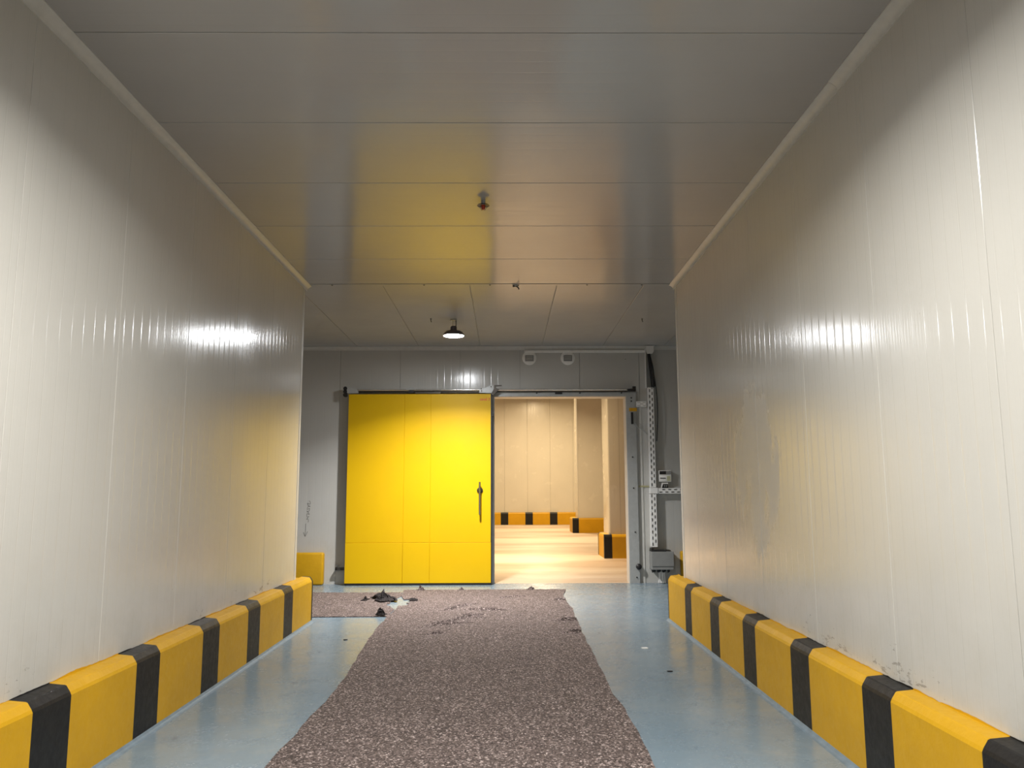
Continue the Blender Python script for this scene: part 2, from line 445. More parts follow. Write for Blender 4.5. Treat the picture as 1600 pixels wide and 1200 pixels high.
kl = tag(empty('wall_kerb', (XL, 0, 0), AL), 'yellow and black striped bumper kerb along the left corridor wall', 'kerb')
lb = [(5.345-1.145*k, 5.705-1.145*k) for k in range(10, 0, -1)] + [(5.345, 5.70), (6.49, 6.86), (7.61, 7.98), (8.83, 9.19), (KE-.06, KE)]
kerb_run(kl, stripes(lb, Y0+.01, KE), lambda u, v, a: (u, a, v), kerb_prof(), True)
kr = tag(empty('wall_kerb', (XR, 0, 0), AR), 'yellow and black striped bumper kerb along the right corridor wall', 'kerb')
rb = [(5.46-1.145*k, 5.80-1.145*k) for k in range(10, 0, -1)] + [(5.455, 5.80), (6.61, 6.95), (7.72, 8.05), (8.86, 9.17), (KE-.045, KE)]
kerb_run(kr, stripes(rb, Y0+.01, KE), lambda u, v, a: (-u, a, v), kerb_prof(), True)
# the kerbs turn the corner of the wall ends
for root, s, x_end in ((kl, 1, -4.2), (kr, -1, -4.0)):
    pr = [(0, 0), (KE-YE-.004, 0), (KE-YE-.004, .50), (KE-YE-.03, .54), (0, .557)]
    for c, a0, a1 in stripes([(.62, .98), (1.76, 2.12), (2.9, 3.26)], .0, 4.0):
        MB().prism(pr, a0+.001, a1, lambda u, v, a: (-s*a, YE+.004+u, v)).build('yellow_section' if c == 'y' else 'black_section', M_KY if c == 'y' else M_KB, root)
# floor fillet along the kerb foot
fp = [(0, 0), (.036, 0), (.022, .005), (.010, .012), (0, .026)]
for n, x, rz, s, lab in (('baseboard_left', XL, AL, 1, 'grey-blue floor fillet at the foot of the left kerb'), ('baseboard_right', XR, AR, -1, 'grey-blue floor fillet at the foot of the right kerb')):
    mb = MB().prism(fp, Y0+.01, KE+.01, lambda u, v, a: (s*(.1262+u), a, v+.0004))
    struct(mb.build(n, M_FILLET, None, (x, 0, 0), rz), lab)
# short kerbs on the back wall
k = tag(empty('wall_kerb', (0, YB, 0)), 'short plain yellow kerb block against the back wall left of the yellow door', 'kerb')
o = MB().box(-3.9, -3.17, -.15, -.001, .0, .552).build('yellow_section', M_KY, k); bevel(o, .035, 3)
MB().box(-4.26, -3.902, -.15, -.001, 0, .552).build('black_section', M_KB, k); MB().box(-5.1, -4.262, -.15, -.001, 0, .552).build('yellow_section', M_KY, k)
k = tag(empty('wall_kerb', (0, YB, 0)), 'plain yellow kerb just showing behind the end of the right corridor wall', 'kerb')
o = MB().box(3.07, 3.9, -.15, -.001, 0, .552).build('yellow_section', M_KY, k); bevel(o, .03, 3)
MB().box(3.902, 4.26, -.15, -.001, 0, .552).build('black_section', M_KB, k)

# ------------------------------------------------------------------ room beyond the door
iw = struct(MB().box(-9, 9, IY+.012, IY+.2, 0, IH).build('wall_inner_far', M_CORE), 'cream far wall of the room beyond the door')
ip = panel_mesh('wall_panel', 1.12, IH, M_INNER, lambda u, v, d: (u, d, v), gap=.008, b=.008)
for k in range(16): place('wall_panel', ip, iw, (-9+1.12*k, IY, 0))
struct(MB().box(-9.2, -9, 14.4, IY+.2, 0, IH).build('wall_inner_left', M_INNER), 'left wall of the room beyond the door')
struct(MB().box(9, 9.2, 14.4, IY+.2, 0, IH).build('wall_inner_right', M_INNER), 'right wall of the room beyond the door')
struct(MB().box(-9.2, 9.2, 14.392, IY+.2, IH, IH+.15).build('ceiling_inner', M_CEILX), 'ceiling of the room beyond the door')
mb = MB().box(-9.2, OPL-.001, 14.392, 14.42, 0, IH); mb.box(OPR+.001, 9.2, 14.392, 14.42, 0, IH); mb.box(OPL-.001, OPR+.001, 14.392, 14.42, OPT, IH)
struct(mb.build('wall_inner_front', M_INNER), 'inside face of the door wall')
blk = struct(MB().box(2.84, 5.6, 31.0, 32.25, 0, IH-.002).build('wall_inner_block', M_INNER), 'farther pale column in the room beyond the door')
MB().box(2.828, 2.84, 30.99, 31.3, .57, IH-.01).build('corner_flashing', M_TRIM, blk)
col = struct(MB().box(2.50, 3.9, 19.33, 20.35, 0, IH-.002).build('wall_inner_column', M_INNER), 'pale column inside the room, by the right side of the doorway')
bevel(col, .05, 3)
MB().box(2.79, 2.796, 19.326, 19.33, .56, IH-.05).build('panel_seam', M_CORE, col)
# kerbs in the room beyond
k = tag(empty('wall_kerb', (0, IY, 0)), 'distant striped kerb along the far wall seen through the doorway', 'kerb')
sb = [(-7.36+1.19*i-.005, -7.36+1.19*i+.36) for i in range(9)]
kerb_run(k, stripes(sb+[(3.5,3.86),(4.7,5.06),(5.88,6.24)], -8.9, 8.9), lambda u, v, a: (a, -u-.001, v), kerb_prof(.14, .59))
k = tag(empty('wall_kerb', (0, 31.0, 0)), 'kerb with one black band around the farther column, seen through the doorway', 'kerb')
kerb_run(k, stripes([(2.602, 2.84)], 2.602, 5.7), lambda u, v, a: (a, -u-.001, v), kerb_prof(.14, .57))
MB().prism(kerb_prof(.22, .57), .0, 1.35, lambda u, v, a: (2.822-u, a, v)).build('yellow_section', M_KY, k)
k = tag(empty('wall_kerb', (2.50, 19.33, 0)), 'kerb around the foot of the column just inside the doorway', 'kerb')
kp = kerb_prof(.13, .565)
kerb_run(k, stripes([(-.131, .06)], -.131, 1.4), lambda u, v, a: (a, -u-.001, v), kp)
MB().prism(kp, 0.0, 1.02, lambda u, v, a: (-u-.001, a, v)).build('yellow_section', M_KY, k)
MB().prism(kp, 1.022, 1.16, lambda u, v, a: (-u-.001, a, v)).build('black_section', M_KB, k)

# ------------------------------------------------------------------ yellow sliding door
DF, DB = 13.93, 14.05                                   # front and back of the leaf
DX0, DX1, DZ0, DZ1 = -2.78, -.253, .035, 3.322
door = struct(MB().box(DX0+.004, DX1-.004, DF+.006, DB, DZ0, DZ1-.003).build('door_1', M_DOOR), 'large bright yellow sliding cold-room door, slid open to the left')
xs = [DX0, -1.785, -1.318, DX1]; g = .002
for i in range(3):
    a, b = xs[i]+(g if i else 0), xs[i+1]-(g if i < 2 else 0)
    bevel(MB().box(a, b, DF, DF+.01, .726, DZ1).build('door_panel', M_DOOR, door), .003, 1)
    bevel(MB().box(a, b, DF-.006, DF+.01, DZ0+.002, .722).build('kick_plate', M_DOOR, door), .003, 1)
MB().box(DX1-.004, DX1+.012, DF-.002, DB+.02, .0, DZ1).build('edge_gasket', M_BLACKM, door)
MB().box(DX0+.01, DX1, DF+.004, DB, .004, DZ0).build('bottom_gasket', M_BLACKM, door)
MB().box(DX1+.012, DX1+.04, DF+.02, DF+.07, 2.92, 3.02).build('edge_catch', M_BLACKM, door)
hd = MB().lathe([(.0, 0), (.052, 0), (.052, -.018), (.03, -.03), (.022, -.075), (0, -.075)], (-.445, DF, 1.62), 20, 'y').build('handle', M_BLACKM, door, smooth=True)
hb = MB().tube([(-.447, DF-.085, 1.765), (-.447, DF-.085, 1.2)], .017, 12)
hb.tube([(-.447, DF-.085, 1.24), (-.447, DF, 1.24)], .012, 10)
hb.build('lever', M_CHROME, hd, smooth=True)
cu = bpy.data.curves.new('lettering', 'FONT'); cu.body = 'caval 3'; cu.size = .068; cu.extrude = .0005; cu.offset = .0018
to = bpy.data.objects.new('lettering', cu); C.objects.link(to)
dg = bpy.context.evaluated_depsgraph_get(); tm = bpy.data.meshes.new_from_object(to.evaluated_get(dg))
bpy.data.objects.remove(to); tm.materials.clear(); tm.materials.append(M_REDTXT)
lo = place('lettering', tm, door, (-.452, DF-.001, 3.205)); lo.rotation_euler = (R_(90), 0, 0); tag(lo, 'small red lettering')

# door track
tr = tag(empty('door_track', (0, YB, 3.40)), 'steel sliding track with end stops above the yellow door and doorway', 'door track')
mb = MB().tube([(-2.74, -.13, .006), (2.22, -.13, .006)], .016, 12); mb.build('rail_tube', M_ALU, tr, smooth=True)
MB().box(-2.72, 2.26, -.10, -.06, -.030, -.008).build('rail_channel', M_DARKM, tr)
MB().box(-2.76, 2.30, -.058, -.001, -.02, .016).build('mounting_bar', M_STEEL, tr)
for x in (-2.4, -1.68, -.95, .3, 1.3, 2.0): MB().box(x-.02, x+.02, -.13, -.058, -.006, .004).build('rail_bracket', M_STEEL, tr)
pb = [(-2.80, -.06), (-2.62, -.06), (-2.62, -.01), (-2.72, .055), (-2.83, .06), (-2.86, .03), (-2.83, -.03)]
MB().prism(pb, -.225, -.15, lambda u, v, a: (u, a, v)).build('end_plate', M_STEEL, tr)
for z in (.025, -.03, -.09):
    MB().lathe([(.0, -.04), (.036, -.04), (.036, .03), (0, .03)], (-2.845, -.19, z), 14, 'y').build('rubber_stop', M_BLACKM, tr)
mb = MB().prism([(-1.77, .01), (-1.60, .01), (-1.61, .03), (-1.645, .055), (-1.69, .06), (-1.74, .035)], -.18, -.15, lambda u, v, a: (u, a, v)); mb.build('roller_bracket', M_STEEL, tr)
MB().box(-1.72, -1.63, -.20, -.15, -.055, -.012).build('roller', M_BLACKM, tr)
MB().box(-1.60, -1.15, -.20, -.16, -.068, -.03).build('slide_bar', M_DARKM, tr)
pb = [(-.46, -.055), (-.245, -.065), (-.20, .01), (-.225, .085), (-.30, .06), (-.34, .03), (-.43, .03), (-.455, .0)]
MB().prism(pb, -.225, -.17, lambda u, v, a: (u, a, v)).build('corner_plate', M_STEEL, tr)
for x, z in ((-.42, -.025), (-.425, .015), (-.25, .05)): MB().lathe([(0, 0), (.013, 0), (.013, -.012), (0, -.012)], (x, -.225, z), 10, 'y').build('bolt', M_DARKM, tr)
MB().prism([(-.25, -.075), (-.22, -.10), (-.10, .01), (-.165, .03), (-.165, .06), (-.06, .065), (-.06, .083), (-.195, .083), (-.195, .02)], -.215, -.18, lambda u, v, a: (u, a, v)).build('catch_arm', M_DARKM, tr)
MB().prism([(2.19, -.03), (2.345, -.03), (2.345, .06), (2.29, .06), (2.29, .02), (2.19, .012)], -.17, -.10, lambda u, v, a: (u, a, v)).build('rubber_stop', M_BLACKM, tr)
br = tag(empty('floor_guide', (-2.9, YB, .25)), 'small dark wall guide bracket at the lower left of the yellow door', 'bracket')
mb = MB().box(-.06, .09, -.12, -.10, .0, .05); mb.box(-.06, -.045, -.12, -.001, .0, .05); mb.build('guide_rail', M_DARKM, br)
MB().box(-.08, -.03, -.012, -.001, -.03, .08).build('wall_plate', M_STEEL, br)

# door frame
fr = struct(MB().box(OPR, 2.352, YB-.055, YB-.001, 0, 3.37).build('trim_9', M_STEEL), 'grey steel frame around the doorway')
MB().box(OPL, OPR-.001, YB-.055, YB-.001, OPT, 3.37).build('lintel', M_STEEL, fr)
MB().box(OPL-.17, OPL, YB-.055, YB-.001, 0, 3.37).build('jamb', M_STEEL, fr)
MB().box(2.353, 2.37, YB-.04, YB-.001, 0, 3.37).build('jamb_edge', M_STEEL, fr)
sc = MB().lathe([(0, 0), (.014, 0), (.012, -.012), (0, -.014)], n=12, ax='y').mesh('frame_bolt', M_BLACKM)
for x, z in ((2.275, 3.265), (2.275, 3.205), (2.275, 2.20), (2.28, 1.65), (2.29, .88), (2.30, .10)): place('frame_bolt', sc, fr, (x, YB-.055, z))
for x in (.57, 1.35, 2.10): place('frame_bolt', sc, fr, (x, YB-.055, 3.355))
MB().box(.90, 1.03, YB-.075, YB-.055, 3.335, 3.365).build('lintel_catch', M_BLACKM, fr)
MB().lathe([(0, 0), (.05, 0), (.05, -.03), (.035, -.045), (0, -.05)], (2.335, YB-.055, .285), 16, 'y').build('buffer_knob', M_BLACKM, fr, smooth=True)
sw = tag(empty('limit_switch', (2.28, YB-.056, 3.0)), 'black limit switch with yellow tag on the upper right of the door frame', 'switch')
MB().box(-.018, .018, -.035, -.001, -.21, .0).build('switch_body', M_BLACKM, sw)
MB().box(-.05, .09, -.012, -.001, .02, .082).build('yellow_tag', M_YTAG, sw)
mb = MB().tube([(.018, -.02, -.15), (.07, -.03, -.23), (.10, -.03, -.28), (.14, -.02, -.27), (.15, -.02, -.21), (.11, -.02, -.20), (.07, -.02, -.24)], .006, 6)
mb.tube([(.13, -.01, -.28), (.22, .03, -.34), (.29, .045, -.40)], .005, 6); mb.build('switch_wire', M_STEEL, sw, smooth=True)

# ------------------------------------------------------------------ vents, trunking, trays, boxes on the back wall
def vent(x, label):
    v = tag(empty('wall_vent', (x, YB-.001, 4.005)), label, 'vent', 'round vents above the doorway')
    MB().lathe([(0, 0), (.13, 0), (.13, -.012), (.115, -.022), (0, -.022)], (0, 0, 0), 32, 'y').build('vent_disc', M_WHITEP, v, smooth=True)
    mb = MB().box(-.076, .076, -.034, -.022, .034, .046); mb.box(-.076, .076, -.034, -.022, -.062, -.05); mb.box(-.076, -.064, -.034, -.022, -.05, .034); mb.box(.064, .076, -.034, -.022, -.05, .034)
    gf = mb.build('grille_frame', M_GREYBOX, v)
    for i in range(5): MB().box(-.064, .064, -.031, -.0225, -.044+i*.016, -.036+i*.016).build('slat', M_GREYBOX, gf)
    MB().tube([(0, -.012, .10), (0, -.012, .128)], .008, 8).build('drop_wire', M_DARKM, v)
vent(.443, 'left of the two round white wall vents above the doorway')
vent(1.142, 'right of the two round white wall vents above the doorway')
ct = tag(empty('cable_trunking', (0, YB-.001, 4.122)), 'slim white cable trunking running high on the wall above the two round vents', 'trunking')
bevel(MB().box(.36, 2.545, -.035, 0, -.022, .022).build('trunking_duct', M_WHITEP, ct), .004, 1)
MB().box(.352, .36, -.038, 0, -.025, .025).build('end_cap', M_WHITEP, ct)

def tray_face(w, l, cols, pitch=.105, slot=.055, sw=.02, th=.002):
    """perforated strip in the x-z plane: w wide, l long (z), staggered slots left open"""
    mb = MB(); cw = w/cols; xs = [0]
    for c in range(cols): xs += [cw*c+(cw-sw)/2, cw*c+(cw+sw)/2]
    xs.append(w)
    for i in range(len(xs)-1):
        if i % 2 == 0: mb.box(xs[i], xs[i+1], 0, th, 0, l)
        else:
            z = 0; k = 0; off = (0 if (i//2) % 2 == 0 else pitch/2) + .02
            while True:
                s0 = off + k*pitch; e = min(s0, l)
                if e > z: mb.box(xs[i], xs[i+1], 0, th, z, e)
                if s0 >= l: break
                z = min(s0+slot, l); k += 1
                if z >= l: break
    return mb
def vtray(name, label, x0, w, z0, z1, depth, cols=2, lean=0.0):
    t = tag(empty(name, (x0, YB-.004, z0)), label, 'cable tray')
    if lean: t.rotation_euler = (0, lean, 0)
    f = tray_face(w, z1-z0, cols); f.build('perforated_cover', M_TRAY, t, (0, -depth, 0))
    MB().box(0, w, -.012, -.008, 0, z1-z0).build('tray_back', M_CORE, t)  # dark colour stands in for the shade on the wall behind the slots
    mb = MB().box(-.003, 0, -depth, 0, 0, z1-z0); mb.build('side_flange', M_TRAY, t)
    MB().box(w, w+.003, -depth, 0, 0, z1-z0).build('side_flange', M_TRAY, t)
    return t
# open upper stretch with the cables showing
ut = tag(empty('open_cable_tray', (2.545, YB-.004, 3.44)), 'open upper stretch of white cable tray holding black cables near the ceiling', 'cable tray')
MB().box(0, .004, -.11, 0, 0, .72).build('side_flange', M_TRAY, ut); MB().box(.004, .125, -.003, 0, 0, .72).build('tray_back', M_STEEL, ut)
bk = tag(empty('tray_bracket', (2.545, YB-.07, 4.15)), 'white folded bracket fixing the cable tray to the ceiling corner', 'bracket')
mb = MB().box(.01, .15, -.05, -.044, -.04, .063); mb.box(.01, .17, -.05, .0, .055, .0625); mb.prism([(.03, -.09), (.12, -.09), (.15, -.04), (.01, -.04)], -.06, -.045, lambda u, v, a: (u, a, v)); mb.build('folded_plate', M_TRAY, bk)
vtray('cable_tray', 'tall white perforated cable tray right of the doorway, upper length', 2.575, .092, 1.66, 3.445, .11)
vtray('cable_tray', 'white perforated cable tray dropping to the grey box, lower length', 2.563, .102, .625, 1.545, .11)
jp = MB().box(2.56, 2.70, YB-.122, YB-.004, 1.55, 1.655).build('tray_junction', M_TRAY); tag(jp, 'plain white junction cover where the cable trays meet', 'cover'); bevel(jp, .004, 1)
ht = tag(empty('cable_tray', (2.705, YB-.004, 1.555)), 'white perforated cable tray branching right towards the corridor wall', 'cable tray')
hf = tray_face(.09, .62, 2); hf.v = [(z, y, x) for x, y, z in hf.v]; hf.build('perforated_cover', M_TRAY, ht, (0, -.11, 0))
MB().box(0, .62, -.11, 0, -.003, 0).build('side_flange', M_TRAY, ht); MB().box(0, .62, -.11, 0, .09, .093).build('side_flange', M_TRAY, ht)
st_ = tag(empty('cable_tray', (2.356, YB-.004, 3.105)), 'short white perforated tray joining the door frame to the tall tray', 'cable tray')
hf = tray_face(.09, .185, 3, .1, .06, .01); hf.v = [(z, y, x) for x, y, z in hf.v]; hf.build('perforated_cover', M_TRAY, st_, (0, -.075, 0))
MB().box(0, .185, -.075, 0, -.003, 0).build('side_flange', M_TRAY, st_); MB().box(0, .185, -.075, 0, .09, .093).build('side_flange', M_TRAY, st_)
cb = tag(empty('cable_bundle', (2.60, YB-.06, 4.1)), 'bundle of black cables hanging in the open top of the cable tray', 'cables')
for i, (dx, dz, bow) in enumerate(((.0, -.64, .0), (.025, -.64, .01), (.045, -.64, .02), (.03, -.66, .0), (.055, -1.62, .055))):
    pts = [(dx*.4 - .01 + .06*q + bow*math.sin(math.pi*q)*1.3 + dx*.6*q, -.02-.012*i*.5, dz*q) for q in [j/12 for j in range(13)]]
    MB().tube(pts, .012 if i < 4 else .009, 8).build('cable', M_CABLE, cb, smooth=True)
cn = tag(empty('controller', (2.84, YB-.001, 1.86)), 'white controller with dark display above the branching tray', 'controller')
ch_ = bevel(MB().box(-.11, .11, -.09, 0, -.10, .10).build('housing', M_WHITEP, cn), .008, 2)
MB().box(-.10, .015, -.098, -.09, .03, .088).build('display', M_BLACKM, ch_); MB().box(.017, .10, -.097, -.09, .03, .088).build('keypad', M_GREYBOX, ch_)
MB().box(-.09, .01, -.094, -.09, -.045, -.03).build('slot', M_DARKM, ch_); MB().box(.03, .09, -.094, -.09, -.085, .0).build('pale_sticker', M_LABEL, ch_)
so = tag(empty('socket_box', (2.835, YB-.001, 1.70)), 'small black-fronted switch box just under the white controller', 'switch box')
MB().prism([(-.075, -.05), (.06, -.05), (.055, .045), (-.05, .045)], -.08, 0, lambda u, v, a: (u, a, v)).build('housing', M_WHITEP, so)
MB().prism([(-.06, -.05), (.055, -.05), (.045, .02), (-.035, .02)], -.10, -.08, lambda u, v, a: (u, a, v)).build('dark_front', M_BLACKM, so)
for x in (-.012, .022): MB().box(x-.008, x+.008, -.106, -.10, -.03, .005).build('rocker', M_GREYBOX, so)
gb = tag(empty('junction_cabinet', (2.725, YB-.001, .41)), 'grey metal junction cabinet low on the wall under the cable tray', 'cabinet')
bevel(MB().box(-.19, .19, -.24, 0, -.165, .145).build('cabinet_body', M_GREYBOX, gb), .006, 1)
bevel(MB().box(-.192, .192, -.252, -.241, -.105, .145).build('cabinet_lid', M_GREYBOX, gb), .004, 1)
MB().box(-.19, .07, -.24, -.02, .146, .166).build('dark_top_plate', M_BLACKM, gb); MB().box(.10, .15, -.2, -.03, .146, .168).build('top_hinge', M_DARKM, gb)
MB().box(-.19, -.15, -.22, -.05, .166, .20).build('cable_entry', M_BLACKM, gb)
for i in range(11):
    x = -.17+.03*i; MB().lathe([(0, 0), (.016, 0), (.013, -.03), (.008, -.045-.02*random.random()), (0, -.05)], (x, -.17+.05*(i % 3), -.166), 10).build('cable_gland', M_BLACKM, gb)
tag(gb, None)
ws = tag(empty('wall_cables', (2.68, YB-.02, 0)), 'short run of white cables from the grey cabinet down to the floor', 'cables')
for i in range(5):
    x = i*.024; MB().tube([(x, -.08, .20), (x+.004*(-1)**i, -.075, .10), (x+.012*(i-2)*.4, -.085, .012)], .010, 6).build('cable', M_TRAY, ws, smooth=True)
vt = MB().box(2.42, 2.455, YB-.012, YB-.0005, 0, 3.1).build('trim_10', M_TRIM); struct(vt, 'narrow flashing over the wall joint beside the door frame')
tp = MB().box(2.36, 2.56, YB-.016, YB-.012, 1.665, 1.695).build('tape_strip', M_GREEN); tag(tp, 'faded greenish tape strip between door frame and cable tray', 'tape')

# pen scribble with arrow on the back wall
sx, sz = -3.50, 1.45
pts = []
for i in range(60):
    q = i/59; pts.append((sx+.02+.028*math.sin(q*34)*(1-.3*q)-.02*q, YB-.0015, sz-.02-.34*q+.018*math.cos(q*47)))
mb = MB().tube(pts, .0035, 4); mb.tube([(sx-.025, YB-.0015, sz-.40), (sx-.03, YB-.0015, sz-.62)], .004, 4)
mb.tube([(sx-.065, YB-.0015, sz-.55), (sx-.03, YB-.0015, sz-.625), (sx+.01, YB-.0015, sz-.54)], .004, 4)
tag(mb.build('pen_scribble', M_INK), 'scribbled pen marking with down arrow on wall left of the yellow door', 'marking')

# ------------------------------------------------------------------ lamps
def lamp(name, loc, r, drop, col, watt, label, spread=166, lens_glow=220.0):
    t = tag(empty(name, loc), label, 'lamp')
    MB().lathe([(0, .045), (r*.45, .045), (r*.8, .030), (r*.98, .0), (r, -.024), (r*.95, -.026), (r*.93, .0), (0, .0)], n=40).build('shade', M_LAMPB, t, smooth=True)
    lens = MB().lathe([(0, -.004), (r*.925, -.004), (r*.92, -.014), (r*.75, -.025), (r*.4, -.032), (r*.05, -.034)], n=32).build('lens', glow(name+'_lens_light', (.95, .97, 1.0), lens_glow), t, smooth=True)
    li = bpy.data.lights.new('lamp_light', 'AREA'); li.shape = 'DISK'; li.size = r*1.8; li.energy = watt; li.color = col; li.spread = R_(spread)
    lo_ = bpy.data.objects.new('lamp_light', li); C.objects.link(lo_); lo_.parent = t; lo_.location = (0, 0, -.037)
    dh = MB().lathe([(0, .045), (.045, .045), (.05, .06), (.05, .115), (.04, .125), (0, .125)], n=20).build('driver_housing', M_LAMPB, t, smooth=True)
    for k in range(10):
        a = 2*math.pi*k/10; c_, s_ = math.cos(a), math.sin(a)
        MB().prism([(.05, .044), (r*.8, .028), (r*.8, .04), (.05, .062)], -.003, .003, lambda u, v, w_: (u*c_-w_*s_, u*s_+w_*c_, v)).build('cooling_fin', M_LAMPB, dh)
    for x in (-.012, .02): MB().tube([(x, 0, .12), (x, 0, drop)], .0035, 6).build('suspension_wire', M_DARKM, t)
    MB().tube([(.034, 0, .10), (.038, .0, .16), (.035, 0, drop)], .006, 6).build('supply_cable', M_CABLE, t)
    MB().lathe([(0, drop), (.05, drop), (.045, drop-.012), (0, drop-.014)], n=20).build('ceiling_plate', M_STEEL, t)
    return t
lamp('high_bay_lamp', (-.785, 11.85, 3.985), .165, HC-3.985-.001, CROSS_COL, CROSS_W, 'lit round high-bay lamp hanging in front of the yellow door', 136, 380.0)
lamp('high_bay_lamp', (-.20, 3.15, 3.985), .165, HC-3.985-.001, LAMP_COL, LAMP_W, 'round high-bay lamp on the corridor ceiling just above the view')
lamp('high_bay_lamp', (-.20, -4.6, 3.985), .165, HC-3.985-.001, LAMP_COL, LAMP_W, 'round high-bay lamp over the corridor behind the viewer')
for x, y, k_, sp_, lab in ((-.6, 19.0, .8, 112, 'nearest warm lamp under the high ceiling of the room beyond'), (1.0, 27.0, .8, 140, 'middle warm lamp under the high ceiling of the room beyond'), (1.5, 34.4, 1.25, 170, 'farthest warm lamp under the high ceiling of the room beyond')):
    lamp('warm_high_bay_lamp', (x, y, 6.42), .2, IH-6.42-.001, INNER_COL, INNER_W*k_, lab, sp_, 40.0)

# ------------------------------------------------------------------ ceiling fittings
sp = tag(empty('sprinkler_head', (-.194, 6.85, HC-.0005)), 'small sprinkler head with red bulb on the corridor ceiling', 'sprinkler')
MB().lathe([(0, 0), (.02, 0), (.02, -.03), (.014, -.045), (0, -.045)], n=14).build('pipe_stub', M_STEEL, sp, smooth=True)
MB().lathe([(0, -.034), (.026, -.034), (.055, -.046), (.057, -.05), (.026, -.041), (0, -.041)], n=20).build('cup_ring', M_DARKM, sp, smooth=True)
MB().lathe([(0, -.045), (.017, -.045), (.017, -.08), (.012, -.088), (0, -.09)], n=14).build('red_bulb', M_RED, sp, smooth=True)
for s in (-1, 1): MB().tube([(s*.02, 0, -.045), (s*.03, 0, -.07), (s*.012, 0, -.098)], .003, 6).build('frame_arm', M_CHROME, sp)
for (x, y), lab in (((-1.13, 11.78), 'tiny dark hook on the ceiling left of the hanging lamp'), ((2.10, 11.80), 'tiny dark hook on the ceiling near the cable tray')):
    hk = tag(empty('ceiling_hook', (x, y, HC-.0005)), lab, 'hook', 'ceiling hooks')
    MB().lathe([(0, 0), (.012, 0), (.012, -.01), (0, -.012)], n=10).build('hook_base', M_DARKM, hk)
    MB().tube([(0, 0, -.01), (0, 0, -.035), (.008, 0, -.045), (.008, 0, -.055)], .006, 6).build('hook_stem', M_DARKM, hk)
wc = tag(empty('wire_clip', (.14, 9.80, HC-.005)), 'dark twisted wire clip on the ceiling joint strip above the doorway', 'clip')
mb = MB().tube([(-.04, 0, -.006), (0, 0, -.012), (.03, 0, -.03), (.04, 0, -.055)], .008, 6); mb.tube([(-.04, 0, -.02), (0, 0, -.012), (.04, .0, -.004)], .006, 6); mb.build('twisted_wire', M_DARKM, wc)
MB().lathe([(0, 0), (.018, 0), (.016, -.012), (0, -.014)], n=10).build('clip_base', M_STEEL, wc)

# ------------------------------------------------------------------ felt floor covering
def ridge(x, y, segs):
    h = 0
    for (ax, ay), (bx_, by_), amp, wd in segs:
        dx, dy = bx_-ax, by_-ay; L2 = dx*dx+dy*dy; t = max(0, min(1, ((x-ax)*dx+(y-ay)*dy)/L2))
        d = math.hypot(x-ax-t*dx, y-ay-t*dy); w_ = wd*.38 if y < ay+t*dy else wd*1.6   # steep towards the corridor, drawn out behind
        h += .78*amp*math.exp(-(d/w_)**2)*(math.sin(math.pi*min(1, max(0, t*.9+.05)))**.5)
    return h
def lerp_tab(tab, y):
    if y <= tab[0][0]: return tab[0][1]
    for (a, u), (b, v) in zip(tab[:-1], tab[1:]):
        if y <= b: return u+(v-u)*(y-a)/(b-a)
    return tab[-1][1]
def felt(name, le, re, y0, y1, nx, ny, segs, holes, jag_end, label, z0=.002, dense=None):
    """sheet with ragged edges; le/re tables of (y, x)"""
    verts = []; faces = []
    for j in range(ny+1):
        q = j/ny; yy = y0+(y1-y0)*q if not dense else (y0+(dense-y0)*q/.34 if q < .34 else dense+(y1-dense)*(q-.34)/.66)
        xl = lerp_tab(le, yy)+.014*mn.noise((1.3, yy*3.1, 0))+.006*mn.noise((7.7, yy*17, 0))
        xr = lerp_tab(re, yy)+.016*mn.noise((4.1, yy*2.7, 0))+.007*mn.noise((9.2, yy*15, 0))
        for i in range(nx+1):
            x = xl+(xr-xl)*i/nx; y = yy
            k = max(0, 1-(y1-yy)/.25) if jag_end else 0
            y += k*(.035*mn.noise((x*6, 3, 0))+.02*mn.noise((x*27, 5, 0)))
            z = z0+.007+.006*max(0, mn.noise((x*2.2, y*2.2, 1)))+.0025*mn.noise((x*13, y*13, 2))
            z += ridge(x, y, segs)
            verts.append((x, y, z))
    W = nx+1
    def inhole(x, y):
        for hx, hy, rx, ry in holes:
            if ((x-hx)/rx)**2+((y-hy)/ry)**2 < 1+.9*mn.noise((x*9, y*5, 4)): return True
        return False
    keep = [[not inhole(sum(verts[q][0] for q in (j*W+i, j*W+i+1, (j+1)*W+i))/3, verts[j*W+i][1]) for i in range(nx)] for j in range(ny)]
    for j in range(ny):
        for i in range(nx):
            if keep[j][i]: faces.append((j*W+i, j*W+i+1, (j+1)*W+i+1, (j+1)*W+i))
    # skirt down to the floor around all open edges
    cnt = {}
    for f in faces:
        for a, b in zip(f, f[1:]+f[:1]): cnt[(a, b)] = 1
    low = {}
    for (a, b) in list(cnt):
        if (b, a) not in cnt:
            for q in (a, b):
                if q not in low: low[q] = len(verts); verts.append((verts[q][0], verts[q][1], max(.001, verts[q][2]-.008)))
            faces.append((b, a, low[a], low[b]))
    me = bpy.data.meshes.new(name); me.from_pydata(verts, [], faces); me.materials.append(M_FELT); me.shade_smooth()
    me.set_sharp_from_angle(angle=R_(50))
    return tag(place(name, me), label, 'felt mat')
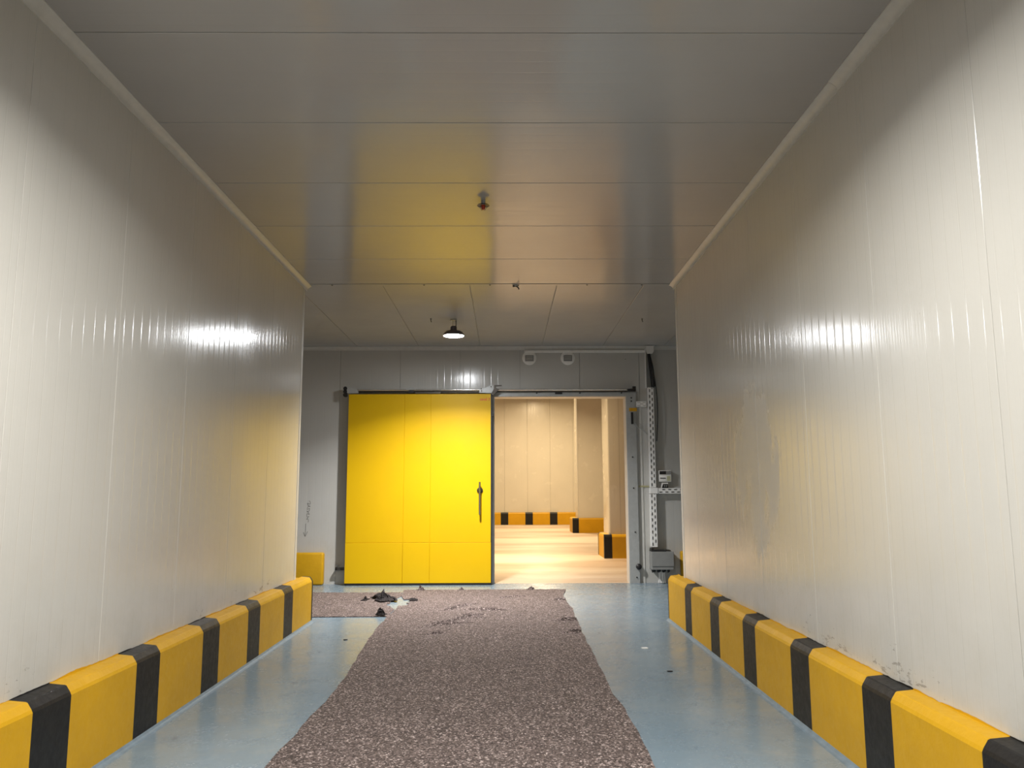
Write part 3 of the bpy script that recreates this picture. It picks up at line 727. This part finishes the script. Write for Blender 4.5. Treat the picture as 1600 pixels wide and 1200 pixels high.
rseg = [((-.82, 10.92), (-.48, 11.55), .05, .045), ((-.53, 11.0), (-.05, 10.95), .04, .042), ((-.95, 9.62), (-.62, 10.10), .042, .05), ((-.62, 10.10), (-.32, 10.55), .05, .048),
        ((-.85, 9.16), (-.70, 9.24), .035, .045), ((-.80, 9.75), (-.45, 9.95), .028, .05), ((.72, 11.9), (.92, 11.92), .05, .05), ((.66, 10.05), (.92, 10.08), .055, .05), ((.70, 9.20), (.90, 9.28), .048, .05),
        ((-.1, 12.2), (.25, 12.35), .024, .05), ((-.2, 8.1), (.1, 8.25), .008, .1), ((-.6, 10.35), (-.3, 10.3), .03, .045)]
run = felt('felt_runner', [(0, -1.40), (4.9, -1.41), (6.1, -1.39), (7, -1.385), (8.8, -1.49), (9.8, -1.525), (10.5, -1.52), (11.2, -1.50), (12.0, -1.50), (12.6, -1.62), (13.25, -1.66)],
     [(0, .86), (4.85, .867), (5.6, .884), (6.7, .85), (7.56, .863), (9.1, .87), (9.25, .86), (9.56, .885), (10.0, .895), (10.1, .87), (11.08, .918), (11.8, .885), (12.47, .885), (12.9, .95), (13.25, .99)],
     -3.0, 13.23, 112, 400, rseg, [(-1.50, 11.75, .10, .38)], True, 'long brown felt runner laid down the middle of the corridor floor', .0045, 8.6)
strip = felt('felt_strip', [(10.4, -4.9), (13.0, -4.9)], [(10.45, -1.53), (11.1, -1.52), (11.4, -1.62), (12.1, -1.66), (12.5, -1.60), (12.9, -1.65)], 10.48, 12.95, 110, 70,
     [((-2.65, 12.05), (-2.3, 12.1), .015, .05), ((-2.2, 11.5), (-2.0, 11.9), .014, .06)], [(-1.58, 11.75, .12, .36)], True,
     'brown felt strip running left along the passage in front of the yellow door', .001)
# torn flaps and tufts
def flap(name, loc, size, seed, label, cat='scrap', mat=None):
    rnd = random.Random(seed); vs = []; fs = []; n = 11
    for j in range(n):
        for i in range(n):
            u, v = i/(n-1)-.5, j/(n-1)-.5
            e = max(0, 1-(2*abs(u))**2)*max(0, 1-(2*abs(v))**2)
            z = size[2]*e*(.55+.9*mn.noise((u*4+seed, v*4, seed*1.7))+.35*rnd.uniform(-1, 1))
            vs.append((u*size[0]*(1+.5*mn.noise((v*3, seed, 0)))+.12*size[0]*rnd.uniform(-1, 1), v*size[1]*(1+.4*mn.noise((u*3, 1, seed)))+.1*size[1]*rnd.uniform(-1, 1), max(0, z)+.007))
    for j in range(n-1):
        for i in range(n-1):
            a = j*n+i; fs.append((a, a+1, a+n+1, a+n))
    b = len(vs); vs += [(x, y, z-.006) for x, y, z in vs]; fs += [tuple(reversed([q+b for q in f])) for f in fs]
    ring = [i for i in range(n)]+[j*n+n-1 for j in range(1, n)]+[(n-1)*n+i for i in range(n-2, -1, -1)]+[j*n for j in range(n-2, 0, -1)]
    for a, c_ in zip(ring, ring[1:]+ring[:1]): fs.append((a, a+b, c_+b, c_))
    o = MB().add(vs, fs).build(name, mat or M_FELTD, None, loc, rnd.uniform(-.6, .6))
    return tag(o, label, cat)
flap('torn_felt_flap', (-1.80, 12.05, .02), (.26, .50, .15), 2, 'crumpled dark scrap of torn felt beside the hole in the mat')
flap('torn_felt_flap', (-1.62, 10.55, .02), (.11, .10, .07), 5, 'small dark turned-up felt corner at the front edge of the side strip')
flap('torn_felt_flap', (-2.08, 12.0, .014), (.06, .22, .05), 9, 'tiny dark felt tear left of the crumpled scrap')
flap('torn_felt_flap', (-1.36, 11.95, .016), (.12, .16, .03), 13, 'small curled felt tear at the right rim of the hole')
for i, (x, y, s_, lab) in enumerate(((-1.38, 13.20, .10, 'dark felt tuft on the back edge of the mat below the yellow door'), (.42, 13.22, .08, 'felt tuft on the back edge of the mat in front of the doorway'), (-.72, 13.22, .06, 'middle one of three small felt tufts on the back edge of the mat'))):
    flap('felt_tuft', (x, y, .012), (s_, .09, s_*.7), 20+i*3, lab, 'tuft', M_FELT)
# litter on the floor
def scrap(name, x, y, r, mat, label, seed):
    rnd = random.Random(seed); n = 7
    poly = [(r*(.6+.6*rnd.random())*math.cos(2*math.pi*k/n)*1.4, r*(.6+.6*rnd.random())*math.sin(2*math.pi*k/n)) for k in range(n)]
    tag(MB().prism(poly, 0.0006, .004+r*.15, lambda u, v, a: (u, v, a)).build(name, mat, None, (x, y, 0)), label, 'litter')
scrap('paper_scrap', 1.42, 8.35, .035, M_PAPER, 'white paper scrap on the blue floor right of the felt runner', 3)
scrap('dirt_crumb', 1.47, 7.3, .02, M_FELTD, 'brown crumb on the blue floor near the right kerb', 4)
scrap('dirt_crumb', -1.75, 8.9, .018, M_FELTD, 'dark crumb on the blue floor left of the felt runner', 6)
